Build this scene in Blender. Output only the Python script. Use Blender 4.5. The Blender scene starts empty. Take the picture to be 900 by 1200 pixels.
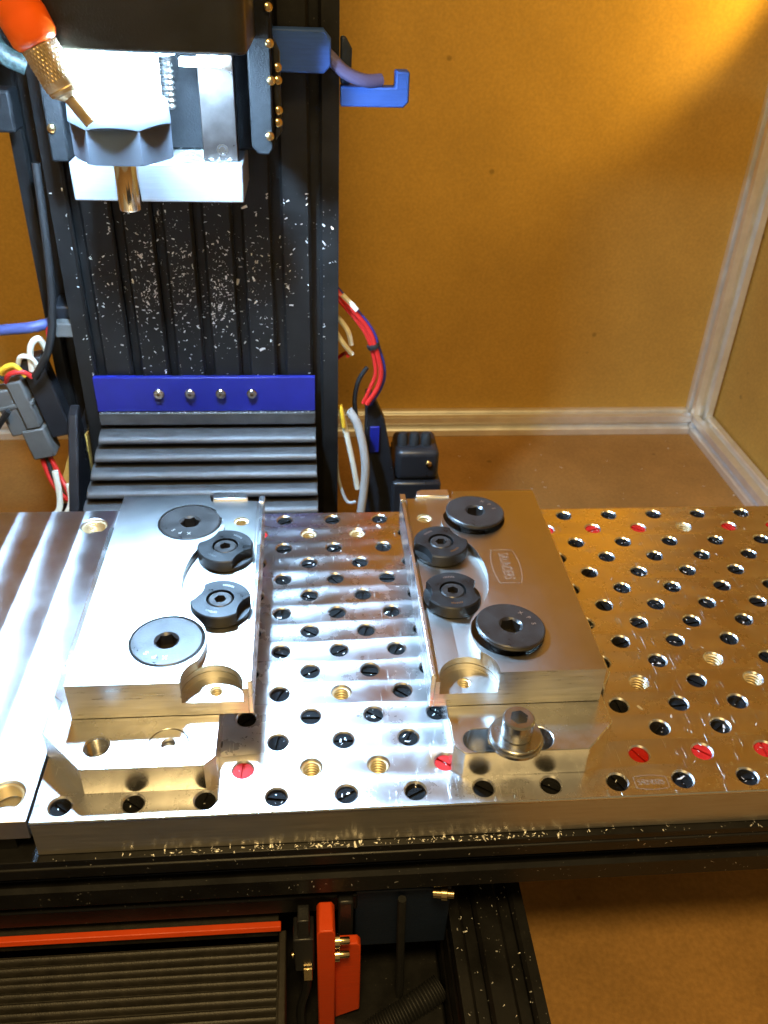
import bpy, bmesh, math, random
from mathutils import Vector, Matrix
random.seed(7)
S = 0.001                      # all helper coordinates below are millimetres
PI = math.pi
SC = bpy.context.scene
COL = SC.collection

# ------------------------------------------------------------------ camera
cam_d = bpy.data.cameras.new('camera')
cam = bpy.data.objects.new('camera', cam_d); COL.objects.link(cam)
CR = (0.996283, -0.079266, 0.033718); CD = (-0.016044, -0.555344, -0.831466); CF = (0.084632, 0.827834, -0.554552)
CP = Vector((14.144, -198.569, 254.465))
m = Matrix.Identity(4)
for i in range(3):
    m[i][0] = CR[i]; m[i][1] = -CD[i]; m[i][2] = -CF[i]; m[i][3] = CP[i] * S
cam.matrix_world = m
cam_d.sensor_fit = 'VERTICAL'; cam_d.sensor_height = 36; cam_d.sensor_width = 27; cam_d.lens = 30.0
cam_d.clip_start = 0.01; cam_d.clip_end = 20
cam_d.dof.use_dof = True; cam_d.dof.focus_distance = 0.33; cam_d.dof.aperture_fstop = 24
SC.camera = cam

# ------------------------------------------------------------------ world, lamps, exposure
w = bpy.data.worlds.new('World'); SC.world = w; w.use_nodes = True
bg = w.node_tree.nodes['Background']
bg.inputs[0].default_value = (1.0, 0.72, 0.34, 1); bg.inputs[1].default_value = 0.24
SC.view_settings.view_transform = 'Standard'; SC.view_settings.look = 'None'
SC.view_settings.exposure = 0.0; SC.view_settings.gamma = 1.0; SC.view_settings.use_curve_mapping = False

def aim(o, loc, tgt):
    o.location = Vector(loc) * S
    d = (Vector(tgt) - Vector(loc)).normalized()
    o.rotation_euler = d.to_track_quat('-Z', 'Y').to_euler()
def area_lamp(name, loc, tgt, size, power, color):
    l = bpy.data.lights.new(name, 'AREA'); l.shape = 'DISK'; l.size = size * S; l.energy = power; l.color = color
    o = bpy.data.objects.new(name, l); COL.objects.link(o); aim(o, loc, tgt); return o
WARM = (1.0, 0.56, 0.17)
area_lamp('room_lamp', (0, -330, 800), (60, 150, 0), 160, 5.5, (1.0, 0.70, 0.28))
sp = bpy.data.lights.new('enclosure_lamp', 'SPOT'); sp.energy = 1.35; sp.color = (1.0, 0.66, 0.12)
sp.spot_size = math.radians(118); sp.spot_blend = 0.5; sp.shadow_soft_size = 0.008
spo = bpy.data.objects.new('enclosure_lamp', sp); COL.objects.link(spo)
aim(spo, (398, 445, 238), (160, 545, 288))

# ------------------------------------------------------------------ materials
MATS = {}
def nt(mat): return mat.node_tree.nodes, mat.node_tree.links
def mat(name, col, rough=0.5, metal=0.0, var=0.0, vscale=30.0, bump=0.0, bscale=400.0, rvar=0.0, stretch=(1, 1, 1),
        emit=None, estr=0.0, grain=0.0, spec=0.5, speck=0.0, coat=0.0):
    mm = bpy.data.materials.new(name); mm.use_nodes = True
    N, L = nt(mm); b = N['Principled BSDF']
    b.inputs['Base Color'].default_value = (*col, 1); b.inputs['Roughness'].default_value = rough
    b.inputs['Metallic'].default_value = metal; b.inputs['Specular IOR Level'].default_value = spec
    if coat: b.inputs['Coat Weight'].default_value = coat
    if emit:
        b.inputs['Emission Color'].default_value = (*emit, 1); b.inputs['Emission Strength'].default_value = estr
    tc = N.new('ShaderNodeTexCoord'); mp = N.new('ShaderNodeMapping'); mp.inputs['Scale'].default_value = stretch
    L.new(tc.outputs['Object'], mp.inputs['Vector'])
    if var or rvar:
        n = N.new('ShaderNodeTexNoise'); n.inputs['Scale'].default_value = vscale; n.inputs['Detail'].default_value = 6
        n.inputs['Roughness'].default_value = 0.6
        L.new(mp.outputs[0], n.inputs['Vector'])
        if var:
            r = N.new('ShaderNodeMapRange'); r.inputs['From Min'].default_value = 0.3; r.inputs['From Max'].default_value = 0.7
            r.inputs['To Min'].default_value = 1 - var; r.inputs['To Max'].default_value = 1 + var
            L.new(n.outputs['Fac'], r.inputs['Value'])
            mx = N.new('ShaderNodeMix'); mx.data_type = 'RGBA'; mx.blend_type = 'MULTIPLY'; mx.inputs['Factor'].default_value = 1
            mx.inputs[6].default_value = (*col, 1); L.new(r.outputs[0], mx.inputs[7]); out = mx.outputs[2]
            if grain:
                ng = N.new('ShaderNodeTexNoise'); ng.inputs['Scale'].default_value = 420; ng.inputs['Detail'].default_value = 4
                L.new(tc.outputs['Object'], ng.inputs['Vector'])
                rg = N.new('ShaderNodeMapRange'); rg.inputs['From Min'].default_value = 0.3; rg.inputs['From Max'].default_value = 0.7
                rg.inputs['To Min'].default_value = 1 - grain; rg.inputs['To Max'].default_value = 1 + grain
                L.new(ng.outputs['Fac'], rg.inputs['Value'])
                mg = N.new('ShaderNodeMix'); mg.data_type = 'RGBA'; mg.blend_type = 'MULTIPLY'; mg.inputs['Factor'].default_value = 1
                L.new(out, mg.inputs[6]); L.new(rg.outputs[0], mg.inputs[7]); out = mg.outputs[2]
                nd = N.new('ShaderNodeTexVoronoi'); nd.inputs['Scale'].default_value = 22; L.new(tc.outputs['Object'], nd.inputs['Vector'])
                rd = N.new('ShaderNodeMapRange'); rd.inputs['From Min'].default_value = 0.035; rd.inputs['From Max'].default_value = 0.06
                rd.inputs['To Min'].default_value = 0.62; rd.inputs['To Max'].default_value = 1.0
                L.new(nd.outputs['Distance'], rd.inputs['Value'])
                md_ = N.new('ShaderNodeMix'); md_.data_type = 'RGBA'; md_.blend_type = 'MULTIPLY'; md_.inputs['Factor'].default_value = 1
                L.new(out, md_.inputs[6]); L.new(rd.outputs[0], md_.inputs[7]); out = md_.outputs[2]
            if speck:
                n2 = N.new('ShaderNodeTexNoise'); n2.inputs['Scale'].default_value = 700; n2.inputs['Detail'].default_value = 3
                L.new(tc.outputs['Object'], n2.inputs['Vector'])
                r2 = N.new('ShaderNodeMapRange'); r2.inputs['From Min'].default_value = 0.70; r2.inputs['From Max'].default_value = 0.78
                r2.inputs['To Max'].default_value = speck
                L.new(n2.outputs['Fac'], r2.inputs['Value'])
                m2 = N.new('ShaderNodeMix'); m2.data_type = 'RGBA'; L.new(r2.outputs[0], m2.inputs['Factor'])
                L.new(out, m2.inputs[6]); m2.inputs[7].default_value = (0.30, 0.28, 0.26, 1); out = m2.outputs[2]
            L.new(out, b.inputs['Base Color'])
        if rvar:
            r = N.new('ShaderNodeMapRange'); r.inputs['From Min'].default_value = 0.3; r.inputs['From Max'].default_value = 0.7
            r.inputs['To Min'].default_value = max(0.02, rough - rvar); r.inputs['To Max'].default_value = min(1, rough + rvar)
            L.new(n.outputs['Fac'], r.inputs['Value']); L.new(r.outputs[0], b.inputs['Roughness'])
    if bump:
        n = N.new('ShaderNodeTexNoise'); n.inputs['Scale'].default_value = bscale; n.inputs['Detail'].default_value = 4
        L.new(mp.outputs[0], n.inputs['Vector'])
        bp = N.new('ShaderNodeBump'); bp.inputs['Strength'].default_value = bump; bp.inputs['Distance'].default_value = 0.0003
        L.new(n.outputs['Fac'], bp.inputs['Height']); L.new(bp.outputs[0], b.inputs['Normal'])
    MATS[name] = mm; return mm

def milled(name, col, rough, pitch, axis, aniso=0.6, edge=0.5, phase=0.0, scratch=0.3, blotch=0.08, rn=0.34, bn=0.5, r2=0.45, f2=0.45, warp=0.0):
    """face-milled aluminium: passes of the given pitch, tool-arc lay as anisotropy, fine scratches"""
    mm = bpy.data.materials.new(name); mm.use_nodes = True; N, L = nt(mm); N.remove(N['Principled BSDF'])
    g1 = N.new('ShaderNodeBsdfAnisotropic'); g2 = N.new('ShaderNodeBsdfAnisotropic')
    for g in (g1, g2): g.distribution = 'BECKMANN'; g.inputs['Anisotropy'].default_value = aniso
    ms = N.new('ShaderNodeMixShader'); ms.inputs[0].default_value = f2; L.new(g1.outputs[0], ms.inputs[1]); L.new(g2.outputs[0], ms.inputs[2])
    L.new(ms.outputs[0], N['Material Output'].inputs['Surface'])
    tc = N.new('ShaderNodeTexCoord'); sx = N.new('ShaderNodeSeparateXYZ'); L.new(tc.outputs['Object'], sx.inputs[0])
    def math_(op, a, b_=None):
        n = N.new('ShaderNodeMath'); n.operation = op
        for k, v in enumerate((a, b_)):
            if v is None: continue
            if hasattr(v, 'links'): L.new(v, n.inputs[k])
            else: n.inputs[k].default_value = v
        return n.outputs[0]
    across, along = (sx.outputs['Y'], sx.outputs['X']) if axis == 'x' else (sx.outputs['X'], sx.outputs['Y'])
    wv = N.new('ShaderNodeTexNoise'); wv.inputs['Scale'].default_value = 16; wv.inputs['Detail'].default_value = 2
    L.new(tc.outputs['Object'], wv.inputs['Vector'])
    acr = math_('ADD', across, math_('MULTIPLY', math_('SUBTRACT', wv.outputs['Fac'], 0.5), warp * S))
    t = math_('DIVIDE', math_('ADD', acr, phase * S), pitch * S)
    fr = math_('FRACT', t); row = math_('FLOOR', t)
    u = math_('SUBTRACT', math_('MULTIPLY', fr, 1.96), 0.98)
    c = math_('SQRT', math_('SUBTRACT', 1.0, math_('MULTIPLY', u, u)))
    cx = N.new('ShaderNodeCombineXYZ')
    nu = math_('MULTIPLY', u, -1.0)
    if axis == 'x': L.new(c, cx.inputs[0]); L.new(nu, cx.inputs[1])
    else: L.new(nu, cx.inputs[0]); L.new(c, cx.inputs[1])
    L.new(cx.outputs[0], g1.inputs['Tangent']); L.new(cx.outputs[0], g2.inputs['Tangent'])
    # tool-arc ripples: distance to the travelling cutter, plus long scratches
    rip = math_('ADD', along, math_('MULTIPLY', c, pitch * S * 0.5))
    cv = N.new('ShaderNodeCombineXYZ'); L.new(rip, cv.inputs[0]); L.new(row, cv.inputs[1])
    n1 = N.new('ShaderNodeTexNoise'); n1.inputs['Scale'].default_value = 1.0; n1.inputs['Detail'].default_value = 3
    vm = N.new('ShaderNodeVectorMath'); vm.operation = 'MULTIPLY'; vm.inputs[1].default_value = (900, 3.7, 1)
    L.new(cv.outputs[0], vm.inputs[0]); L.new(vm.outputs[0], n1.inputs['Vector'])
    n2 = N.new('ShaderNodeTexNoise'); n2.inputs['Scale'].default_value = 60; n2.inputs['Detail'].default_value = 8; n2.inputs['Roughness'].default_value = 0.65
    L.new(tc.outputs['Object'], n2.inputs['Vector'])
    # scratches: two stretched noises
    hs = None
    for ang, sc in ((0.6, (2600, 60, 1)), (-0.9, (2200, 45, 1)), (1.9, (2400, 70, 1))):
        mp = N.new('ShaderNodeMapping'); mp.inputs['Rotation'].default_value = (0, 0, ang); mp.inputs['Scale'].default_value = sc
        L.new(tc.outputs['Object'], mp.inputs['Vector'])
        ns = N.new('ShaderNodeTexNoise'); ns.inputs['Scale'].default_value = 1; ns.inputs['Detail'].default_value = 1
        L.new(mp.outputs[0], ns.inputs['Vector'])
        r = N.new('ShaderNodeMapRange'); r.inputs['From Min'].default_value = 0.74; r.inputs['From Max'].default_value = 0.80
        L.new(ns.outputs['Fac'], r.inputs['Value'])
        hs = r.outputs[0] if hs is None else math_('MAXIMUM', hs, r.outputs[0])
    # per pass offset of colour and gloss
    wn = N.new('ShaderNodeTexWhiteNoise'); wn.noise_dimensions = '1D'; L.new(row, wn.inputs['W'])
    rr = math_('ADD', math_('MULTIPLY', math_('SUBTRACT', n2.outputs['Fac'], 0.5), rn), rough)
    rr = math_('ADD', rr, math_('MULTIPLY', math_('SUBTRACT', wn.outputs['Value'], 0.5), 0.06))
    rr = math_('ADD', rr, math_('MULTIPLY', hs, 0.15 * scratch))
    L.new(math_('MAXIMUM', rr, 0.06), g1.inputs['Roughness']); L.new(math_('ADD', rr, r2 - rough), g2.inputs['Roughness'])
    r = N.new('ShaderNodeMapRange'); r.inputs['From Min'].default_value = 0.3; r.inputs['From Max'].default_value = 0.7
    r.inputs['To Min'].default_value = 1 - blotch; r.inputs['To Max'].default_value = 1 + blotch * 0.6
    L.new(n2.outputs['Fac'], r.inputs['Value'])
    mx = N.new('ShaderNodeMix'); mx.data_type = 'RGBA'; mx.blend_type = 'MULTIPLY'; mx.inputs['Factor'].default_value = 1
    mx.inputs[6].default_value = (*col, 1); L.new(r.outputs[0], mx.inputs[7]); L.new(mx.outputs[2], g1.inputs['Color']); L.new(mx.outputs[2], g2.inputs['Color'])
    # height: shallow cusp between passes + ripples + scratches
    cusp = math_('MULTIPLY', math_('POWER', math_('ABSOLUTE', u), 6.0), edge)
    h = math_('ADD', cusp, math_('MULTIPLY', n1.outputs['Fac'], 0.20))
    h = math_('ADD', h, math_('MULTIPLY', hs, scratch * 0.6))
    h = math_('ADD', h, math_('MULTIPLY', n2.outputs['Fac'], bn))
    bp = N.new('ShaderNodeBump'); bp.inputs['Strength'].default_value = 1.0; bp.inputs['Distance'].default_value = 0.00004
    L.new(h, bp.inputs['Height']); L.new(bp.outputs[0], g1.inputs['Normal']); L.new(bp.outputs[0], g2.inputs['Normal'])
    MATS[name] = mm; return mm

milled('plate_alu', (0.80, 0.79, 0.79), 0.27, 12.5, 'x', aniso=0.20, edge=0.14, warp=9.0, phase=6.25, scratch=2.2, blotch=0.10, rn=0.26, bn=0.7, r2=0.44, f2=0.45)
milled('left_plate_alu', (0.76, 0.755, 0.755), 0.34, 17.2, 'y', aniso=0.25, edge=0.35, phase=18.3, scratch=0.5, blotch=0.12, rn=0.2, bn=0.4, r2=0.54, f2=0.6)
milled('fixture_alu', (0.66, 0.645, 0.615), 0.27, 40.0, 'y', aniso=0.0, edge=0.0, phase=10, scratch=0.15, blotch=0.05, rn=0.06, bn=0.10, r2=0.485, f2=0.85)
mat('slab_side', (0.62, 0.60, 0.56), 0.33, 1, var=0.10, vscale=60, rvar=0.08, bump=0.22, bscale=70, stretch=(1, 1, 14))
mat('side_alu', (0.52, 0.49, 0.44), 0.40, 0.88, var=0.10, vscale=40, rvar=0.10, bump=0.25, bscale=60, stretch=(1, 20, 20))
mat('base_alu', (0.80, 0.79, 0.77), 0.25, 1, var=0.06, vscale=60, rvar=0.07, bump=0.12, bscale=300)
mat('thread_warm_lit', (0.72, 0.58, 0.34), 0.38, 0.45)  # gold base carries the warm lamplight on the thread walls
mat('steel', (0.50, 0.49, 0.47), 0.24, 1, var=0.08, vscale=90, rvar=0.08)
mat('ground_steel', (0.22, 0.19, 0.17), 0.30, 1, var=0.12, vscale=200, rvar=0.03)
mat('nut_steel', (0.075, 0.08, 0.09), 0.42, 0.45, spec=0.25, var=0.05, vscale=120, rvar=0.03)
mat('tool_steel', (0.86, 0.84, 0.82), 0.10, 1)
mat('black_oxide', (0.013, 0.012, 0.011), 0.38, 0.3, var=0.25, vscale=150, rvar=0.12, bump=0.2, bscale=1500)
mat('black_oxide_worn', (0.034, 0.030, 0.027), 0.36, 0.45, var=0.30, vscale=120, rvar=0.12, bump=0.2, bscale=1200)
mat('black_plastic', (0.005, 0.005, 0.005), 0.7, 0, var=0.3, vscale=600, bump=0.8, bscale=1800, spec=0.10)
mat('red_plastic', (0.42, 0.012, 0.008), 0.6, 0, spec=0.15, var=0.12, vscale=500, bump=0.3, bscale=1800)
mat('black_anodised', (0.009, 0.0085, 0.008), 0.40, 0.0, spec=0.35, var=0.3, vscale=60, rvar=0.10, bump=0.15, bscale=900, speck=0.6)
mat('matte_black', (0.007, 0.007, 0.007), 0.6, 0, spec=0.18, var=0.4, vscale=300, bump=0.5, bscale=1200)
mat('black_paint', (0.016, 0.016, 0.018), 0.34, 0, var=0.25, vscale=40, rvar=0.08, bump=0.25, bscale=1200)
mat('rubber', (0.014, 0.014, 0.014), 0.65, 0, var=0.3, vscale=200, bump=0.4, bscale=1600, speck=0.5)
mat('bellows_fabric', (0.050, 0.048, 0.046), 0.42, 0, var=0.25, vscale=120, rvar=0.08, bump=0.5, bscale=1200)
mat('ribbed_rubber', (0.030, 0.026, 0.020), 0.45, 0, var=0.35, vscale=160, bump=0.5, bscale=1600, speck=0.3)
mat('blue_strip', (0.010, 0.013, 0.17), 0.38, 0, var=0.10, vscale=60, bump=0.1, bscale=800)
mat('blue_print', (0.028, 0.075, 0.27), 0.55, 0, spec=0.3, var=0.12, vscale=80, bump=0.5, bscale=300, stretch=(1, 1, 12))
mat('dark_blue_print', (0.006, 0.014, 0.036), 0.5, 0, var=0.15, vscale=80, bump=0.5, bscale=300, stretch=(1, 1, 12))
mat('orange_print', (0.78, 0.075, 0.008), 0.45, 0, var=0.06, vscale=80, bump=0.6, bscale=260, stretch=(1, 1, 14))
mat('orange_plastic', (0.95, 0.12, 0.006), 0.28, 0, var=0.05, vscale=60)
mat('brass', (0.56, 0.42, 0.24), 0.46, 0.8, var=0.15, vscale=200, rvar=0.1)
mat('brass_screw', (0.72, 0.55, 0.30), 0.22, 1)
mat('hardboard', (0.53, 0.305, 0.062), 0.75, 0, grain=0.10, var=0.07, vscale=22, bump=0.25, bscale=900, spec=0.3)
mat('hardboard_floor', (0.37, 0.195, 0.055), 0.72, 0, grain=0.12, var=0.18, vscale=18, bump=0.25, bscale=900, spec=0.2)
mat('frame_alu', (0.92, 0.93, 0.92), 0.38, 0.65, var=0.08, vscale=60, rvar=0.08)
mat('chip', (0.88, 0.87, 0.86), 0.32, 0.55)
mat('led', (1, 1, 1), 0.5, 0, emit=(0.38, 0.65, 1.0), estr=2100.0)
mat('led_dim', (1, 1, 1), 0.5, 0, emit=(0.6, 0.82, 1.0), estr=110.0)
mat('blasted_alu', (0.42, 0.42, 0.42), 0.45, 0.7, var=0.06, vscale=60, bump=0.2, bscale=60, stretch=(1, 20, 20))
mat('nose_glare', (0.8, 0.8, 0.8), 0.35)  # white base stands in for the ring lamp's glare on the spindle nose
mat('wire_red', (0.55, 0.02, 0.015), 0.4)
mat('wire_white', (0.75, 0.70, 0.55), 0.45)
mat('wire_black', (0.015, 0.015, 0.015), 0.45)
mat('wire_blue', (0.02, 0.03, 0.25), 0.4)
mat('wire_yellow', (0.75, 0.45, 0.03), 0.4)
mat('wire_grey', (0.38, 0.36, 0.33), 0.4)
mat('hose_blue', (0.06, 0.075, 0.20), 0.4)
mat('cable_purple', (0.10, 0.085, 0.17), 0.4, bump=0.6, bscale=700)
mat('connector_grey', (0.105, 0.10, 0.09), 0.5, var=0.12, vscale=120)
mat('braid', (0.03, 0.05, 0.045), 0.5, var=0.9, vscale=500, bump=0.8, bscale=900)
mat('engraving', (0.66, 0.60, 0.50), 0.40, 1.0)
mat('dark_hole', (0.02, 0.018, 0.015), 0.6)

# ------------------------------------------------------------------ mesh helpers
class MB:
    def __init__(s): s.v = []; s.f = []
    def add(s, vs, fs):
        o = len(s.v); s.v += [tuple(p) for p in vs]; s.f += [tuple(i + o for i in q) for q in fs]; return s
    def box(s, x0, x1, y0, y1, z0, z1):
        v = [(x, y, z) for z in (z0, z1) for y in (y0, y1) for x in (x0, x1)]
        return s.add(v, [(0, 2, 3, 1), (4, 5, 7, 6), (0, 1, 5, 4), (1, 3, 7, 5), (3, 2, 6, 7), (2, 0, 4, 6)])
    def prism(s, pts, a, b, axis='z'):
        n = len(pts)
        def P(p, q):
            if axis == 'z': return (p[0], p[1], q)
            if axis == 'x': return (q, p[0], p[1])
            return (p[0], q, p[1])
        v = [P(p, a) for p in pts] + [P(p, b) for p in pts]
        f = [(i, (i + 1) % n, n + (i + 1) % n, n + i) for i in range(n)]
        return s.add(v, f + [tuple(reversed(range(n))), tuple(range(n, 2 * n))])
    def lathe(s, prof, c=(0, 0, 0), ax=(0, 0, 1), n=32, cap0=True, cap1=True, start=0.0):
        q = Vector((0, 0, 1)).rotation_difference(Vector(ax).normalized()); c = Vector(c)
        vs = []
        for r, z in prof:
            for k in range(n):
                a = start + 2 * PI * k / n
                vs.append(c + q @ Vector((r * math.cos(a), r * math.sin(a), z)))
        fs = []
        for j in range(len(prof) - 1):
            for k in range(n):
                fs.append((j * n + k, j * n + (k + 1) % n, (j + 1) * n + (k + 1) % n, (j + 1) * n + k))
        if cap0: fs.append(tuple(reversed(range(n))))
        if cap1: fs.append(tuple(range((len(prof) - 1) * n, len(prof) * n)))
        return s.add(vs, fs)
    def tube(s, path, r, n=10, sub=6):
        pts = spline(path, sub); rs = [r] * len(pts)
        T = [(pts[min(i + 1, len(pts) - 1)] - pts[max(i - 1, 0)]).normalized() for i in range(len(pts))]
        up = Vector((0, 0, 1)) if abs(T[0].z) < 0.9 else Vector((1, 0, 0))
        a = T[0].cross(up).normalized(); vs = []
        for i, p in enumerate(pts):
            a = (a - T[i] * a.dot(T[i])).normalized(); b = T[i].cross(a)
            for k in range(n):
                t = 2 * PI * k / n; vs.append(p + (a * math.cos(t) + b * math.sin(t)) * rs[i])
        fs = [(i * n + k, i * n + (k + 1) % n, (i + 1) * n + (k + 1) % n, (i + 1) * n + k) for i in range(len(pts) - 1) for k in range(n)]
        fs += [tuple(reversed(range(n))), tuple(range((len(pts) - 1) * n, len(pts) * n))]
        return s.add(vs, fs)
    def mesh(s, name, fix=True):
        me = bpy.data.meshes.new(name); me.from_pydata([(x * S, y * S, z * S) for x, y, z in s.v], [], s.f)
        if fix:
            bm = bmesh.new(); bm.from_mesh(me); bmesh.ops.recalc_face_normals(bm, faces=bm.faces); bm.to_mesh(me); bm.free()
        return me
    def build(s, name, mt, parent=None, bevel=0.0, smooth=35, seg=2):
        return finish(s.mesh(name), name, mt, parent, bevel, smooth, seg)

def spline(path, sub):
    P = [Vector(p) for p in path]
    if len(P) < 3: return P
    out = []
    for i in range(len(P) - 1):
        p0 = P[max(i - 1, 0)]; p1 = P[i]; p2 = P[i + 1]; p3 = P[min(i + 2, len(P) - 1)]
        for k in range(sub):
            t = k / sub
            out.append(0.5 * (2 * p1 + (p2 - p0) * t + (2 * p0 - 5 * p1 + 4 * p2 - p3) * t * t + (3 * p1 - p0 - 3 * p2 + p3) * t ** 3))
    out.append(P[-1]); return out

def finish(me, name, mt, parent=None, bevel=0.0, smooth=35, seg=2):
    if smooth:
        me.polygons.foreach_set('use_smooth', [True] * len(me.polygons)); me.set_sharp_from_angle(angle=math.radians(smooth))
    me.materials.append(MATS[mt])
    o = bpy.data.objects.new(name, me); COL.objects.link(o)
    if parent: o.parent = parent
    if bevel:
        b = o.modifiers.new('bevel', 'BEVEL'); b.width = bevel * S; b.segments = seg; b.limit_method = 'ANGLE'; b.angle_limit = math.radians(50)
        b.harden_normals = False
    return o

def carve(base, cutters, name, mt, parent=None, bevel=0.0, smooth=35):
    """boolean difference worked in millimetres, returned as one plain mesh"""
    def tmp(mb, nm):
        me = bpy.data.meshes.new(nm); me.from_pydata(mb.v, [], mb.f)
        bm = bmesh.new(); bm.from_mesh(me); bmesh.ops.recalc_face_normals(bm, faces=bm.faces); bm.to_mesh(me); bm.free()
        o = bpy.data.objects.new(nm, me); COL.objects.link(o); return o
    bo = tmp(base, 'tmp_base'); cs = []
    for i, c in enumerate(cutters):
        co = tmp(c, 'tmp_cut'); cs.append(co)
        md = bo.modifiers.new('b%d' % i, 'BOOLEAN'); md.operation = 'DIFFERENCE'; md.solver = 'EXACT'; md.object = co
    dg = bpy.context.evaluated_depsgraph_get()
    me = bpy.data.meshes.new_from_object(bo.evaluated_get(dg))
    me.name = name
    for o in cs + [bo]:
        d = o.data; bpy.data.objects.remove(o); bpy.data.meshes.remove(d)
    me.transform(Matrix.Scale(S, 4)); me.materials.clear()
    return finish(me, name, mt, parent, bevel, smooth)

def tag(o, label, cat, group=None, kind=None):
    o['label'] = label; o['category'] = cat
    if group: o['group'] = group
    if kind: o['kind'] = kind
    return o
def thing(name, label, cat, loc=(0, 0, 0), group=None, rot=(0, 0, 0)):
    o = bpy.data.objects.new(name, None); o.empty_display_size = 0.01; COL.objects.link(o)
    o.location = Vector(loc) * S; o.rotation_euler = rot
    return tag(o, label, cat, group)
def structure(o): o['kind'] = 'structure'; return o
def circ(cx, cy, r, n=32, a0=0, a1=2 * PI, close=False):
    k = n if not close else n - 1
    return [(cx + r * math.cos(a0 + (a1 - a0) * i / k), cy + r * math.sin(a0 + (a1 - a0) * i / k)) for i in range(n)]
def hexa(r, a=0): return [(r * math.cos(a + PI / 3 * k), r * math.sin(a + PI / 3 * k)) for k in range(6)]
def in_view(x, y, z=0, mgn=40):
    v = Vector((x, y, z)) - CP; d = v.dot(Vector(CF))
    px = 450 + 1000 * v.dot(Vector(CR)) / d; py = 600 + 1000 * v.dot(Vector(CD)) / d
    return -mgn < px < 900 + mgn and -mgn < py < 1200 + mgn

# ================================================================== THE ENCLOSURE
FZ = -140.0; WY = 540.0; WX = 409.0
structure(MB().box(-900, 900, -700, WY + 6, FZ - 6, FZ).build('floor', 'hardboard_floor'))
structure(MB().box(-900, WX + 6, WY, WY + 6, FZ + 0.5, 700).build('wall_back', 'hardboard'))
structure(MB().box(WX, WX + 6, -80, WY - 0.5, FZ + 0.5, 700).build('wall_right', 'hardboard'))

def slot_profile(w, d, slots_w, slots_d, op=5.0, dep=5.0, inner=9.0, ch=1.4):
    """outline of a slotted extrusion, w along u and d along v, slots listed by centre on the u faces / v faces"""
    out = []
    def side(p0, ux, uy, nx, ny, L, cs):
        pts = [p0]
        for c in cs:
            def q(a, b): return (p0[0] + ux * a + nx * b, p0[1] + uy * a + ny * b)
            h = op / 2; g = inner / 2
            pts += [q(c - h - ch, 0), q(c - h, ch), q(c - h, 2.2), q(c - g, 2.2), q(c - g * 0.55, dep), q(c + g * 0.55, dep), q(c + g, 2.2), q(c + h, 2.2), q(c + h, ch), q(c + h + ch, 0)]
        return pts
    out += side((0, 0), 1, 0, 0, 1, w, slots_w)
    out += side((w, 0), 0, 1, -1, 0, d, slots_d)
    out += side((w, d), -1, 0, 0, -1, w, [w - c for c in reversed(slots_w)])
    out += side((0, d), 0, -1, 1, 0, d, [d - c for c in reversed(slots_d)])
    return out
P20 = slot_profile(20, 20, [10], [10])
# back rail, side rail, corner post and right upright strip
o = MB().prism([(WY - 20.3 + a, FZ + 0.3 + b) for a, b in P20], -900, 386.5, 'x').build('frame_rail', 'frame_alu', bevel=0.3)
tag(o, 'pale aluminium slotted rail along the foot of the brown back wall', 'rail', 'enclosure frame rails')
o = MB().prism([(387.0 + a, FZ + 0.3 + b) for a, b in P20], -80, WY - 20.6, 'y').build('frame_rail', 'frame_alu', bevel=0.3)
tag(o, 'pale aluminium slotted rail along the foot of the right-hand brown wall', 'rail', 'enclosure frame rails')
post = thing('corner_post', 'upright aluminium slotted post in the corner of the two brown walls', 'post', (387, WY - 20.3, FZ + 0.3))
MB().prism(P20, 0, 800, 'z').build('profile', 'frame_alu', post, bevel=0.3)
MB().lathe([(2.4, 0), (2.4, 0.8), (1.5, 1.2)], (10, -0.1, 10), (0, -1, 0), 16).build('end_screw', 'dark_hole', post)

# ================================================================== MACHINE BASE AND COLUMN
CX0, CX1 = -113.0, 30.5
slots = [c for c in (11.5, 31.5, 51.5, 71.5, 91.5, 111.5, 131.5)]
colm = thing('machine_column', 'black slotted extrusion column standing behind the spindle', 'column', (CX0, 250, FZ))
MB().prism(slot_profile(CX1 - CX0, 60, slots, [10, 30, 50], op=4.6, dep=6, inner=9), 0, 560, 'z').build('extrusion', 'black_anodised', colm)
# square cover strips with screws on the column's right flank are part of the column's edge
MB().prism(slot_profile(20, 40, [10], [10, 30], op=5.6, dep=6, inner=10), 0, 560, 'z').build('side_extrusion', 'black_anodised', colm).location = Vector((-20.6, 25, 0)) * S

base = thing('base_beam', 'black slotted base beam running out under the table over the brown floor', 'beam', (68, -300, FZ))
MB().prism(slot_profile(32, 62, [8, 24], [10, 30, 50], op=5, dep=5), 0, 700, 'y').build('extrusion', 'black_anodised', base)
base2 = tag(MB().prism([(-150 + a, FZ + 0.2 + b) for a, b in slot_profile(32, 45, [8, 24], [10, 30], op=5, dep=5)], -300, 400, 'y').build('base_beam', 'black_anodised'),
            'black slotted base beam hidden in the dark beneath the front bellows', 'beam')
tag(MB().box(-118, 67.5, -300, 311, FZ + 0.2, FZ + 14).build('dark_sheet', 'black_anodised', bevel=1), 'added dark tray in the dark between the base beams', 'sheet')  # dark sheet put in to blacken the gap where bright floor showed through
cb = tag(MB().box(-150, 30, 312, 340, FZ + 0.2, FZ + 58).build('base_crossbeam', 'black_anodised', bevel=1), 'black cross beam carrying the column at floor level', 'beam')

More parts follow.
